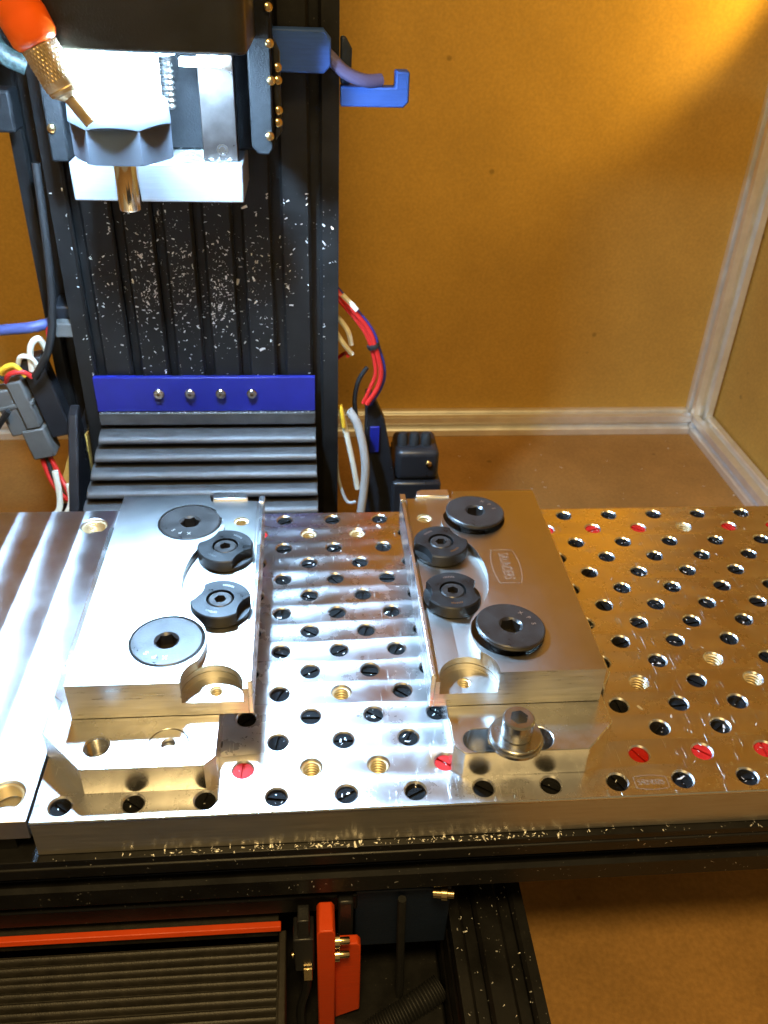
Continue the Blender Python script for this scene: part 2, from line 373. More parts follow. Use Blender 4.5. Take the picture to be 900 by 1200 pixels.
# table rail under the plates
prof = [(-9 + a, -46 + b) for a, b in [(0, 0), (0, 9), (1.5, 10.5), (2, 10.5), (2, 8), (6, 8), (6, 19), (2, 19), (2, 16.5), (1.5, 16.5), (0, 18), (0, 22.8), (0.9, 23.4), (0.9, 24.0), (0, 24.6), (0, 27.6),
        (60, 27.6), (60, 0)]]
rail = thing('table_beam', 'long black slotted beam carrying the drilled aluminium plates', 'beam', (0, 0, 0))
MB().prism(prof, -260, 330, 'x').build('front_extrusion', 'black_anodised', rail, bevel=0.25)
MB().prism([(52.0, -46), (184, -46), (184, -18.4), (52.0, -18.4)], -260, 330, 'x').build('rear_extrusion', 'black_anodised', rail, bevel=0.3)
tag(MB().box(-150, 100, 20, 160, -77, -46.4).build('saddle', 'black_anodised', bevel=1), 'black saddle block under the table beam', 'saddle')

# ================================================================== DRILLED FIXTURE PLATE
XL, XR, YF, YB, PZ = -84.0, 318.0, -6.25, 181.3, -18.0
def hole_cell(mb, x0, x1, y0, y1, cx, cy, r=3.75, rc=4.35, n=20, depth=13.0):
    per = []
    for k in range(n):
        a = 2 * PI * k / n; dx, dy = math.cos(a), math.sin(a); t = 1e9
        if dx > 1e-9: t = min(t, (x1 - cx) / dx)
        if dx < -1e-9: t = min(t, (x0 - cx) / dx)
        if dy > 1e-9: t = min(t, (y1 - cy) / dy)
        if dy < -1e-9: t = min(t, (y0 - cy) / dy)
        per.append((cx + dx * t, cy + dy * t, 0))
    rings = [per] + [[(cx + rr * math.cos(2 * PI * k / n), cy + rr * math.sin(2 * PI * k / n), z) for k in range(n)] for rr, z in ((rc, 0), (r, -0.65), (r, -depth))]
    vs = [p for rg in rings for p in rg]; fs = []
    for j in range(3):
        for k in range(n): fs.append((j * n + k, j * n + (k + 1) % n, (j + 1) * n + (k + 1) % n, (j + 1) * n + k)[::-1])
    fs.append(tuple(range(3 * n, 4 * n)))
    base_i = len(mb.v); mb.add(vs, fs)
    # corners of the cell
    for X, Y in ((x0, y0), (x1, y0), (x1, y1), (x0, y1)):
        a = math.atan2(Y - cy, X - cx) % (2 * PI); k = int(a / (2 * PI / n)) % n
        p, q = per[k], per[(k + 1) % n]
        if abs((q[0] - p[0]) * (Y - p[1]) - (q[1] - p[1]) * (X - p[0])) > 1e-6:
            mb.add([p, (X, Y, 0), q], [(0, 1, 2)])
plate = thing('fixture_plate', 'wide aluminium plate drilled with a staggered grid of threaded holes', 'plate')
pm = MB(); holes = []
for row in range(1, 16):
    y = (15 - row) * 12.5; y0 = YF if row == 15 else y - 6.25; y1 = YB if row == 1 else y + 6.25
    cols = [c for c in range(-8, 26) if (c + row) % 2 == 1]
    x = XL
    cs = [c for c in cols if c * 12.5 - 6 > XL and c * 12.5 + 12.5 < XR]
    for i, c in enumerate(cs):
        a = c * 12.5 - 12.5; b = c * 12.5 + 12.5
        if i == 0 and a > XL + .01: pm.add([(XL, y0, 0), (a, y0, 0), (a, y1, 0), (XL, y1, 0)], [(0, 1, 2, 3)])
        a = max(a, XL)
        if i == len(cs) - 1: b = XR
        hole_cell(pm, a, b, y0, y1, c * 12.5, y); holes.append((row, c, c * 12.5, y))
me = pm.mesh('top_face', fix=False)
finish(me, 'top_face', 'plate_alu', plate, smooth=30)
MB().add([(XL, YF, 0), (XR, YF, 0), (XR, YB, 0), (XL, YB, 0), (XL, YF + 0.0, PZ), (XR, YF, PZ), (XR, YB, PZ), (XL, YB, PZ),
          (XL, YF - 0.0, -0.0)], [(0, 4, 5, 1), (1, 5, 6, 2), (2, 6, 7, 3), (3, 7, 4, 0), (4, 7, 6, 5)]).build('edge_face', 'side_alu', plate, smooth=0)
MB().prism([(YF - 0.35, -0.5), (YF - 0.02, -0.03), (YF - 0.02, -1.0), (YF - 0.35, -1.0)], XL, XR, 'x').build('edge_bevel', 'base_alu', plate, smooth=0)

RED = {(14, c) for c in (-1, 5, 11, 13, 15, 17)} | {(2, c) for c in (11, 13, 15, 19, 21, -1)}
OPEN = {(14, 1), (14, 3), (2, 1), (2, 3), (2, 17), (11, 2), (11, 12), (11, 16), (10, 15)}
def plug_mesh():
    mb = MB(); r = 3.72
    mb.lathe([(r, -9), (r, -1.9)], n=18)
    for sgn in (1, -1):
        a = math.asin(0.55 / r)
        pts = [(r * math.cos(t), sgn * r * math.sin(t)) for t in [a + (PI - 2 * a) * i / 9 for i in range(10)]]
        mb.prism(pts, -1.85, -1.05)
    return mb.mesh('hole_plug')
pmesh = plug_mesh()
pmesh.polygons.foreach_set('use_smooth', [False] * len(pmesh.polygons))
pm_b = pmesh.copy(); pm_b.materials.append(MATS['black_plastic']); pm_r = pmesh.copy(); pm_r.materials.append(MATS['red_plastic'])
th = MB(); prf = []
for k in range(8): prf += [(3.72, -0.8 - k * 1.45), (3.72, -1.1 - k * 1.45), (3.15, -1.45 - k * 1.45), (3.15, -1.75 - k * 1.45)]
th.lathe(prf, n=20, cap0=False, cap1=False); thm = th.mesh('thread', fix=False)
thm.materials.append(MATS['thread_warm_lit']); thm.polygons.foreach_set('use_smooth', [True] * len(thm.polygons)); thm.set_sharp_from_angle(angle=0.5)
for row, c, x, y in holes:
    if not in_view(x, y): continue
    if y > 4 and (-82 < x < -23 or 66 < x < 128): continue
    if (row, c) in OPEN:
        o = bpy.data.objects.new('thread', thm); COL.objects.link(o); o.parent = plate; o.location = (x * S, y * S, 0); continue
    red = (row, c) in RED
    o = bpy.data.objects.new('hole_plug', pm_r if red else pm_b); COL.objects.link(o)
    dz = random.uniform(-1.2, 0.25) if not red else random.uniform(-0.4, 0.5)
    o.location = (x * S, y * S, dz * S); o.rotation_euler = (0, 0, random.uniform(0, PI))
    colr = 'red' if red else 'black'
    if row == 15: where = "in the drilled plate's front row of holes"
    elif row == 1: where = "in the drilled plate's rearmost row of holes"
    elif x < 66: where = 'in the drilled plate between the two fixtures'
    elif red and row == 14: where = 'in the drilled plate beside the engraved plate mark'
    else: where = 'in the drilled plate on the brown wall side of the marked fixture'
    tag(o, colr + ' slotted plug ' + where, 'plug', colr + ' plugs ' + where)

# maker's mark frame with lettering (outline bowed top and bottom)
def strip(mb, pts, wd, z, closed=True):
    n = len(pts); P = [Vector((p[0], p[1], 0)) for p in pts]; a = []; b = []
    for i in range(n):
        t = (P[(i + 1) % n] - P[i - 1]).normalized() if closed else (P[min(i + 1, n - 1)] - P[max(i - 1, 0)]).normalized()
        q = Vector((-t.y, t.x, 0)) * wd / 2; a.append(P[i] + q); b.append(P[i] - q)
    vs = [(p.x, p.y, z) for p in a] + [(p.x, p.y, z) for p in b]
    fs = [(i, (i + 1) % n, n + (i + 1) % n, n + i) for i in range(n if closed else n - 1)]
    return mb.add(vs, fs)
def text_part(body, size, loc, rot, mt, parent, ext=0.03, sx=1.0):
    c = bpy.data.curves.new('lettering', 'FONT'); c.body = body; c.size = size * S; c.align_x = 'CENTER'; c.align_y = 'CENTER'; c.extrude = ext * S
    t = bpy.data.objects.new('lettering', c); COL.objects.link(t)
    dg = bpy.context.evaluated_depsgraph_get(); me = bpy.data.meshes.new_from_object(t.evaluated_get(dg))
    bpy.data.objects.remove(t); bpy.data.curves.remove(c)
    me.transform(Matrix.Diagonal((sx, 1, 1, 1))); me.materials.clear(); me.materials.append(MATS[mt])
    o = bpy.data.objects.new('lettering', me); COL.objects.link(o); o.parent = parent; o.location = Vector(loc) * S; o.rotation_euler = rot
    return o
def mark(parent, cx, cy, z, L, H, rot):
    mb = MB(); pts = []
    for i in range(9): t = -1 + 2 * i / 8; pts.append((t * L / 2, H / 2 * (0.74 + 0.26 * (1 - t * t))))
    for i in range(9): t = 1 - 2 * i / 8; pts.append((t * L / 2, -H / 2 * (0.74 + 0.26 * (1 - t * t))))
    strip(mb, pts, 0.34, 0)
    o = mb.build('mark_outline', 'engraving', parent, smooth=0); o.location = Vector((cx, cy, z)) * S; o.rotation_euler = (0, 0, rot)
    text_part('SAUNDERS', H * 0.52, (0, 0, 0), (0, 0, 0), 'engraving', o, 0.01, sx=L * 0.92 / (H * 0.52 * 5.6) )
mark(plate, 137.6, -0.9, 0.05, 12.4, 6.4, -0.02)

# ================================================================== LEFT PLATE
lp = thing('side_plate', 'thinner aluminium plate with lengthwise milled bands butting the drilled plate', 'plate')
bolt_holes = [(-97.5, 178.0 - 5), (-95.0, 5.6)]
carve(MB().box(-260, -85.2, -5.6, 187, -9.5, -0.15), [MB().lathe([(6.2, -8), (6.2, -1.0), (6.9, 0.4)], (x, y, 0), n=32) for x, y in bolt_holes], 'slab', 'left_plate_alu', lp, bevel=0.3)
for x, y in bolt_holes:
    q = MB(); pf = []
    for k in range(6): pf += [(6.15, -1.2 - k * 1.1), (5.5, -1.75 - k * 1.1)]
    q.lathe(pf, (x, y, 0), n=28, cap0=False, cap1=False).build('thread', 'thread_warm_lit', lp)
MB().box(-260, -92, -3, 180, -18.2, -9.7).build('spacer', 'black_anodised', lp)

# ================================================================== TWO FIXTURES
PK = [(-34.7, 160), (-34.6, 153.0), (-32.0, 143.5), (-26.9, 133.0), (-26.2, 123.5), (-32.6, 115.2), (-38.2, 104.3), (-40.4, 89.6), (-38.2, 75.0), (-33.7, 66.1), (-28.4, 58.3), (-26.8, 49.5), (-28.6, 40.5), (-32.0, 35.0)]
PKS = [(p.x, p.y) for p in spline([(x, y, 0) for x, y in PK[1:]], 5)]
def fixture(right):
    X = (lambda x: 49.0 - x) if right else (lambda x: x)
    R_ = lambda pts: [(X(x), y) for x, y in pts]
    lab = ('satin aluminium fixture block with engraved mark and bolt through its slotted foot' if right
           else 'glaring satin aluminium fixture block with a bare foot and no bolt')
    fx = thing('workholding_fixture', lab, 'fixture', group='pair of workholding fixtures')
    BZ = 13.0
    if right:
        outl = [(113.8, 5.0), (67.8, 5.0), (64.2, 9.0), (64.2, 152), (133, 152), (133, 43), (129.5, 37.5), (126, 36), (126, 17)]
        cuts = [MB().prism([(73.5 + 5.4 * math.cos(t), 10.8 + 5.4 * math.sin(t)) for t in [PI / 2 + PI * i / 12 for i in range(13)]] +
                           [(96 + 5.4 * math.cos(t), 10.8 + 5.4 * math.sin(t)) for t in [-PI / 2 + PI * i / 12 for i in range(13)]], 0.6, 20)]
    else:
        outl = [(-67.5, 4.6), (-25, 4.6), (-21.2, 8.6), (-21.2, 152), (-84, 152), (-84, 40), (-80.5, 37), (-80.5, 33), (-84, 31), (-84, 21.5)]
        cuts = [MB().lathe([(4.3, 1), (4.3, 12.4), (5.0, 13.2)], (-63.5, 14.7, 0), n=28), MB().lathe([(7.3, 11.0), (7.3, 15)], (-38.4, 14.6, 0), n=36)]
    carve(MB().prism(outl, 0.03, BZ), cuts, 'foot', 'base_alu', fx, bevel=0.35)
    if not right:
        ins = carve(MB().lathe([(6.95, 11.55), (6.95, 13.05)], (-38.4, 14.6, 0), n=36), [MB().lathe([(2.6, 10), (2.6, 15)], (-38.4, 14.6, 0), n=20)], 'insert', 'base_alu', fx, bevel=0.15)
        q = MB(); pf = []
        for k in range(8): pf += [(4.25, 12.0 - k * 0.9), (3.7, 11.55 - k * 0.9)]
        q.lathe(pf, (-63.5, 14.7, 0), n=22, cap0=False, cap1=False).build('thread', 'steel', fx)
    # upper slab
    sl = MB().box(min(X(-75), X(-10.3)), max(X(-75), X(-10.3)), 28, 154, BZ + 0.28, 30)
    scoop = MB().prism(circ(X(-23.2), 29.6, 11.3, 48), 19.6, 40)
    groove = MB().lathe([(11.75, 22.6), (11.75, 23.0)], (X(-23.2), 29.6, 0), n=48)
    pocket = MB().prism(R_(PKS + [(-30, 36), (-23, 26), (5, 26), (5, 165), (-34.7, 165)]), 26, 40)
    cs = [pocket, scoop, groove]
    for cy in (131.0, 50.6):
        cs.append(MB().lathe([(6.5, 15), (6.5, 22.5), (14.5, 29.0), (14.5, 35)], (X(-41.6), cy, 0), n=48))
    cs.append(MB().lathe([(2.7, 14), (2.7, 22)], (X(-22.4), 33.4, 0), n=20))
    cs.append(MB().lathe([(3.6, 16), (3.6, 30)], (X(-18.8), 136.5, 0), n=20))
    # shallow groove beside the lip
    cs.append(MB().box(min(X(-12.0), X(-9)), max(X(-12.0), X(-9)), 41.5, 156, 25.0, 28))
    so = carve(sl, cs, 'slab', 'fixture_alu', fx, bevel=0.3)
    so.data.materials.append(MATS['slab_side'])
    for p in so.data.polygons:
        if abs(p.normal.z) < 0.5: p.material_index = 1
    MB().box(min(X(-10.26), X(-8.5)), max(X(-10.26), X(-8.5)), 28, 151, BZ + 0.04, 29.6).build('lip', 'base_alu', fx, bevel=0.3)
    MB().box(min(X(-10.9), X(-8.1)), max(X(-10.9), X(-8.1)), 146, 151.5, 29.65, 30.5).build('lip_cap', 'base_alu', fx, bevel=0.2)
    # raised rounded pad behind the lip pocket
    MB().prism(R_([(-33.5, 154.1), (-33.5, 160), (-20, 160), (-17.5, 158.5), (-16.5, 154.1)]), BZ + 0.1, 27.5).build('rear_pad', 'base_alu', fx, bevel=0.5)
    q = MB(); pf = []
    for k in range(4): pf += [(2.68, 19.4 - k * 1.2), (2.68, 19.15 - k * 1.2), (2.1, 18.8 - k * 1.2), (2.1, 18.5 - k * 1.2)]
    q.lathe(pf, (X(-22.4), 33.4, 0), n=18, cap0=False, cap1=False).build('thread', 'thread_warm_lit', fx)
    q = MB(); pf = []
    for k in range(5): pf += [(3.58, 25.4 - k * 1.4), (3.58, 25.1 - k * 1.4), (2.7, 24.7 - k * 1.4), (2.7, 24.4 - k * 1.4)]
    q.lathe(pf + [(0.2, 18.0)], (X(-18.8), 136.5, 0), n=18, cap0=False, cap1=True).build('thread', 'thread_warm_lit', fx)
    if right: mark(fx, 98.4, 92.6, 30.04, 23.5, 12.5, -PI / 2 - 0.02)
    return fx
fixture(False); fixture(True)

# flat-head socket screws
def flat_screw(x, y, z, lab, tilt=(0, 0, 0), letters=True, la=PI * 1.25):
    t = thing('flat_head_screw', lab, 'screw', (x, y, z), 'large black flat-head screws', tilt)
    head = MB().lathe([(6.0, -14), (6.0, -8.4), (13.2, -2.6), (13.7, -1.4), (13.7, -0.35), (13.2, 0)], n=56)
    hd = carve(head, [MB().prism(hexa(4.3, 0.2), -5.5, 2), MB().lathe([(3.6, -1.0), (4.9, 0.05), (5.2, 0.3)], n=32)], 'head', 'black_oxide_worn', t, bevel=0.0)
    for i, ch in enumerate('SPX'):
        a = la + i * 0.42
        text_part(ch, 2.6, (9.4 * math.cos(a), 9.4 * math.sin(a), 0.02), (0, 0, a - PI / 2), 'engraving', hd, 0.02)
    return t
flat_screw(-41.6, 131.0, 30.2, 'black flat-head screw flush in the glaring fixture, behind its cam clamps')
flat_screw(-41.8, 50.6, 30.2, 'black flat-head screw flush in the glaring fixture, nearer its rounded scoop')
flat_screw(91.0, 131.6, 33.4, 'raised black flat-head screw in the marked fixture, behind its cam clamps', (math.radians(-2), math.radians(1.5), 0), la=0.2)
flat_screw(91.4, 50.2, 33.6, 'raised tilted black flat-head screw in the marked fixture, nearer its rounded scoop', (math.radians(-2), math.radians(3), 0), la=0.1)

def cam_clamp(x, y, ang, lab):
    t = thing('cam_clamp', lab, 'clamp', (x, y, 26.05), 'black cam clamps', (0, 0, ang))
    body = MB().lathe([(11.6, 0), (12.1, 0.5), (12.1, 5.3), (11.6, 5.8)], n=56)
    c = []
    for s_ in (1, -1): c.append(MB().lathe([(11.5, 1.9), (11.5, 9)], (s_ * 20.2, s_ * -1.5, 0), n=64))
    c.append(MB().lathe([(5.6, 2.2), (5.6, 9)], n=40))
    bd = carve(body, c, 'body', 'black_oxide', t, bevel=0.18)
    sc = carve(MB().lathe([(5.0, 2.25), (5.0, 5.0), (4.4, 5.5)], n=40), [MB().prism(hexa(2.5, 0.3), 2.9, 9)], 'screw', 'black_oxide_worn', t)
    q = MB()
    for s_ in (1, -1):
        for k in range(7):
            a = s_ * PI / 2 + (k - 3) * 0.085
            cx_, cy_ = 8.6 * math.cos(a), 8.6 * math.sin(a)
            q.add([(cx_ - .22, cy_ - .6, 5.83), (cx_ + .16, cy_ - .6, 5.83), (cx_ + .16, cy_ + (.6 if k % 2 else .3), 5.83), (cx_ - .22, cy_ + .5, 5.83)], [(0, 1, 2, 3)])
    q.build('stamped_marks', 'steel', bd, smooth=0)
    return t
cam_clamp(-23.9, 109.4, math.radians(-38), 'black cam clamp in the glaring fixture, next to the rear flat-head screw')
cam_clamp(-23.2, 73.0, math.radians(-20), 'black cam clamp in the glaring fixture, on the scoop side of its twin')
cam_clamp(71.9, 109.6, math.radians(38), 'black cam clamp in the marked fixture, next to the rear flat-head screw')
cam_clamp(72.2, 75.0, math.radians(4), 'black cam clamp in the marked fixture, on the scoop side of its twin')

# bolt and washers on the right foot
wsh = tag(carve(MB().lathe([(9.9, 0.02), (10.2, 0.3), (10.2, 1.5), (9.9, 1.8)], (87.2, 10.4, 13.05), n=48), [MB().lathe([(4.0, -1), (4.0, 4)], (87.2, 10.4, 13.05), n=24)], 'washer', 'steel', None),
          'broad steel washer lying over the slot in the marked fixture foot', 'washer')
wsh2 = tag(carve(MB().lathe([(9.2, 0.02), (9.5, 0.3), (9.5, 1.0), (9.1, 1.3)], (87.2, 10.6, 14.9), n=48), [MB().lathe([(4.0, -1), (4.0, 4)], (87.2, 10.6, 14.9), n=24)], 'washer', 'steel', None),
           'smaller steel washer stacked on the broad one under the socket bolt', 'washer')
bt = thing('socket_bolt', 'shiny steel socket-head bolt through the slotted fixture foot', 'bolt', (87.4, 10.7, 16.25))
carve(MB().lathe([(3.9, -15), (3.9, -0.05), (5.5, 0.0), (5.8, 0.4), (5.8, 7.6), (5.2, 8.3)], n=40), [MB().prism(hexa(3.4, 0.15), 2.0, 10)], 'head', 'steel', bt)

# ================================================================== SPINDLE HEAD
SX, SY = -58.3, 172.0
spn = thing('spindle', 'mill spindle with black housing, dark hex collet nut and short steel tool', 'spindle', (SX, SY, 159))
bx = MB().prism([(x - SX, y - SY) for x, y in ([(-77, 232), (-77, 143)] + circ(-13, 150, 7, 8, -PI / 2, 0, True) + [(-6, 232)])], 219.5 - 159, 330 - 159)
bx.build('housing', 'black_paint', spn, bevel=1.2)
MB().lathe([(17.0, 42.2), (17.0, 50), (16.4, 50.4), (17.0, 50.8), (17.0, 60.4)], n=48).build('nose', 'nose_glare', spn)
# collet nut: round collar on a hex with chamfered corners
nutb = MB().lathe([(12, 20.5), (18.6, 20.6), (19.5, 21.2), (19.5, 35.5), (19.3, 37.0), (19.0, 41.4), (18.3, 42.1)], n=120)
cuts = []
for k in range(6):
    a = PI / 6 + PI / 3 * k
    q = Vector((math.cos(a), math.sin(a), 0)); tn = Vector((-q.y, q.x, 0))
    P = lambda u_, v_, z: q * u_ + tn * v_ + Vector((0, 0, z))
    b_ = MB(); v = [P(uu, vv, zz) for zz in (10, 33) for vv in (-14, 14) for uu in (16.9, 26)]
    v[4:] = [P(16.9, -14, 33.2), P(26, -14, 38.0), P(16.9, 14, 33.2), P(26, 14, 38.0)]
    b_.add(v, [(0, 2, 3, 1), (4, 5, 7, 6), (0, 1, 5, 4), (1, 3, 7, 5), (3, 2, 6, 7), (2, 0, 4, 6)]); cuts.append(b_)
nut = carve(nutb, cuts, 'collet_nut', 'nut_steel', spn, smooth=25)
MB().lathe([(3.8, 0.4), (4.3, 0), (4.7, 0.6), (4.7, 21)], n=32).build('tool_shank', 'tool_steel', spn)
ring = MB(); ro, ri, nseg = 27.5, 18.5, 40
A = [math.radians(165 + 210 * k / nseg) for k in range(nseg + 1)]
rv = [(SX + rr * math.cos(t), SY + rr * math.sin(t), z) for t in A for rr, z in ((ri, 217.8), (ro, 217.8), (ro, 219.2), (ri, 219.2))]
ring.add(rv, [(4 * k + j, 4 * k + (j + 1) % 4, 4 * k + 4 + (j + 1) % 4, 4 * k + 4 + j) for k in range(nseg) for j in range(4)] + [(3, 2, 1, 0), tuple(4 * nseg + j for j in range(4))])
tag(ring.build('ring_lamp', 'led'), 'glowing white ring lamp under the black spindle housing', 'lamp')
# second lit strip over the steel guide
tag(MB().box(-37, -19.5, 199, 203, 209.5, 212.8).build('strip_lamp', 'led_dim', bevel=0.5), 'short white lit strip above the steel guide bar', 'lamp')

head = thing('head_block', 'bright aluminium block at the foot of the spindle carriage', 'block', (-51, 215, 154))
MB().box(-38, 37, -10, 34, 0, 16.5).build('block', 'blasted_alu', head, bevel=0.8)
gb = thing('guide_bar', 'ground steel guide bar with countersunk holes on the head block', 'guide', (-23.7, 214, 170.8))
MB().box(-7.6, 7.6, -3, 6, 0, 46).build('bar', 'ground_steel', gb, bevel=0.4)
for z in (4.6, 42.5): MB().lathe([(2.6, 0), (2.6, 0.25), (1.7, 0.3), (1.3, -0.2)], (1, -3.02, z), (0, -1, 0), 20).build('screw', 'steel', gb)
spr = tag(MB().lathe([(3.2 + (0.5 if k % 2 else -0.4), 193 + k * 1.1) for k in range(22)], (-43.5, 203, 0), n=20).build('lead_screw', 'steel'), 'steel threaded lead screw beside the spindle nose', 'screw')
cpl = thing('carriage_plate', 'black carriage side plate with brass screw heads beside the blue bracket', 'plate', (-5, 214, 174))
MB().prism([(-4.5, 4), (-2, 0.5), (3, 0), (5, 3), (5.5, 90), (5.5, 160), (-5, 160), (-5, 90)], -6, 34, 'y').build('plate', 'matte_black', cpl, bevel=0.8)
MB().prism([(5.6, 4), (8.6, 8), (8.6, 40), (5.6, 46)], 4, 12, 'y').build('edge_flange', 'black_paint', cpl, bevel=0.8)
for x, y, z in [(4.6, -6.1, 44), (7.4, 3.9, 34), (4.8, -6.1, 30), (7.4, 3.9, 29), (7.3, 3.9, 17), (7.0, 3.9, 12), (3.4, -6.1, 8), (4.6, -6.1, 57)]:
    MB().lathe([(2.0, 0), (1.8, 1.1), (0.9, 1.7)], (x, y, z), (0.35, -1, 0.2), 16).build('screw', 'brass_screw', cpl)
cpl2 = thing('carriage_plate', 'black carriage side plate half hidden behind the collet nut', 'plate', (-94, 222, 168))
MB().box(-5, 3, -6, 26, 0, 42).build('plate', 'matte_black', cpl2, bevel=1)
MB().lathe([(2.0, 0), (1.8, 1.1), (0.9, 1.7)], (-2.6, -6.1, 14), (0, -1, 0), 16).build('screw', 'brass_screw', cpl2)
tag(MB().box(-84, -8, 234, 249.5, 171, 400).build('spindle_slide', 'matte_black', bevel=1), 'black carriage back plate sliding on the column', 'plate')

# air nozzle
def along(p0, p1): d = Vector(p1) - Vector(p0); return d.length, d.normalized()
nz = thing('air_nozzle', 'orange and knurled brass air nozzle aimed past the collet nut', 'nozzle', (0, 0, 0))
tip = Vector((-61.6, 138, 197.6)); b0 = Vector((-68.4, 138, 207.0)); b1 = Vector((-75.5, 138, 222.0)); b2 = Vector((-83.5, 138, 240))
L0, d0 = along(b0, tip); MB().lathe([(5.0, -1.5), (3.2, 0.8), (2.6, 1.4), (2.45, L0 - .3), (2.1, L0)], b0, d0, 24).build('tip', 'brass', nz)
L1, d1 = along(b1, b0)
MB().lathe([(6.2, -1), (6.2, L1 - 3), (5.7, L1 - 2.2), (5.9, L1 - 1.8), (5.5, L1 - 0.6), (4.6, L1)], b1, d1, 32).build('collar', 'brass', nz)
kn = MB(); qk = Vector((0, 0, 1)).rotation_difference(d1)
for i in range(30):
    for j in range(9):
        a = 2 * PI * (i + 0.5 * (j % 2)) / 30; z = 1.0 + j * 1.3; r0 = 6.15
        pts = [(a, z - .9, r0), (a + .1, z, r0), (a, z + .9, r0), (a - .1, z, r0)]
        vs = [b1 + qk @ Vector((r * math.cos(t), r * math.sin(t), zz)) for t, zz, r in pts] + [b1 + qk @ Vector(((r0 + .26) * math.cos(a), (r0 + .26) * math.sin(a), z))]
        kn.add(vs, [(0, 1, 4), (1, 2, 4), (2, 3, 4), (3, 0, 4)])
k_ = kn.build('knurling', 'brass', nz, smooth=0); k_['kind'] = 'stuff'
L2, d2 = along(b2, b1)
MB().lathe([(7.4, -12), (8.8, -6), (9.2, 0), (8.8, L2 - 13), (7.9, L2 - 10.5), (8.2, L2 - 9.0), (8.0, L2 - 2), (6.9, L2 - 0.2), (6.1, L2 + .2)], b2, d2, 40).build('orange_nut', 'orange_plastic', nz)
tag(MB().tube([(-124, 228, 250), (-119, 226, 220), (-115, 226, 210), (-106, 228, 205)], 4.2, 12).build('sleeved_cable', 'braid'), 'dark braided cable sleeve hanging behind the brass nozzle', 'cable')
brk = thing('cable_bracket', 'dark bracket jutting from the column side behind the nozzle', 'bracket', (-126, 236, 176))
MB().box(-40, 8, 0, 14, 0, 18).build('arm', 'matte_black', brk, bevel=1.5)
MB().box(-40, -8, 2, 12, 18.2, 24).build('clip', 'black_paint', brk, bevel=1)

# blue bracket, hook, cable
bb = thing('blue_bracket', 'blue printed bracket arm clamped across the black column', 'bracket', (-6, 236, 204))
MB().prism([(0, 0), (29, 0), (32.2, 3), (32.2, 14), (29, 17.5), (0, 17.5)], 0, 12, 'y').build('arm', 'blue_print', bb, bevel=0.8)
hk = thing('blue_hook', 'blue printed hook holding a cable off the column edge', 'hook', (31, 246, 189))
MB().prism([(0, 0), (30, 0), (32.5, 2.5), (32.5, 15.6), (26, 15.6), (26, 8.6), (0, 8.6)], 0, 11, 'y').build('hook', 'blue_print', hk, bevel=0.8)
MB().prism([(0, 9), (5, 9), (5.5, 24), (2.5, 29), (0, 29)], 4, 10, 'y').build('tab', 'dark_blue_print', hk, bevel=1)
tag(MB().tube([(18, 246, 216), (26, 243, 210), (33, 243, 204), (42, 245, 200.6), (50, 249, 200.4)], 3.0, 14).build('purple_cable', 'cable_purple'), 'fat purple cable resting in the blue hook', 'cable')

# ================================================================== BLUE STRIP AND REAR BELLOWS
bs = thing('blue_strip', 'deep blue clamping strip with four screws above the rear bellows', 'strip', (-44, 248, 28))
MB().box(-61.5, 61.3, -2, 1.5, 0, 21).build('strip', 'blue_strip', bs, bevel=0.4)
for x in (-26.3, -9.0, 8.1, 25.5):
    carve(MB().lathe([(2.9, 0), (2.9, 1.6), (2.3, 2.2)], (x, -2.0, 11.4), (0, -1, 0), 20), [MB().prism([(x + a, 11.4 + b) for a, b in hexa(1.1)], -6, -2.6, 'y')], 'screw', 'steel', bs)
bl = thing('rear_bellows', 'black pleated bellows running from the blue strip down behind the plate', 'bellows')
MB().box(-105, 17.3, 244.5, 249.5, 20.0, 27.6).build('top_lip', 'bellows_fabric', bl, bevel=0.6)
N_ = 5
for i in range(N_ + 1):
    t0 = i / N_
    y0, z0 = 248 - 31 * t0, 17.0 - 41.5 * t0; xl0 = -105.5 - 11 * t0; xr = 17.4 + 0.8 * t0
    pr = [(y0 + 4, z0 - 1.0), (y0 - 2, z0 + 0.2), (y0 - 6, z0 - 0.1), (y0 - 9.5, z0 - 1.0), (y0 - 11.6, z0 - 2.4), (y0 - 12.2, z0 - 4.0), (y0 - 11.2, z0 - 5.0), (y0 - 6, z0 - 5.6), (y0 - 3, z0 - 9.4), (y0 + 4, z0 - 9.4)]
    MB().prism(pr, xl0, xr, 'x').build('pleat', 'bellows_fabric', bl, bevel=0.4, smooth=70)
sk = tag(MB().prism([(252, 30), (244, 27), (205, -30), (205, -60), (252, -60)], -122, -116.5, 'x').build('side_guard', 'black_paint', bevel=1), 'black sloping side guard left of the rear bellows', 'guard')

# ================================================================== WIRES AND PARTS BEHIND THE TABLE, RIGHT
def wire(path, r, mt, lab, cat='wire', grp=None, n=8): return tag(MB().tube(path, r, n).build('wire', mt), lab, cat, grp)
WR = [(31.1, 92), (47.1, 72.5), (52.5, 59.6), (56.1, 45), (54, 34), (48.0, 24)]
wire([(22, 290, 98)] + [(x, 262, z) for x, z in WR], 1.5, 'wire_red', 'red wire arching out from the column edge')
wire([(22, 292, 94)] + [(x + 1.8, 264, z - 1.0) for x, z in WR], 1.5, 'wire_blue', 'dark blue wire tied alongside the arching red wire')
wire([(22, 290, 90)] + [(x - 2.0, 263, z - 1.5) for x, z in WR[:3]] + [(53, 263, 44), (50, 263, 34), (46, 263, 24)], 1.2, 'wire_red', 'thin second red wire inside the red wire arch')
wire([(33, 260, 92), (38.5, 259.6, 86.5), (41, 259.6, 83.5)], 1.5, 'wire_white', 'short white marker sleeve on the red wires')
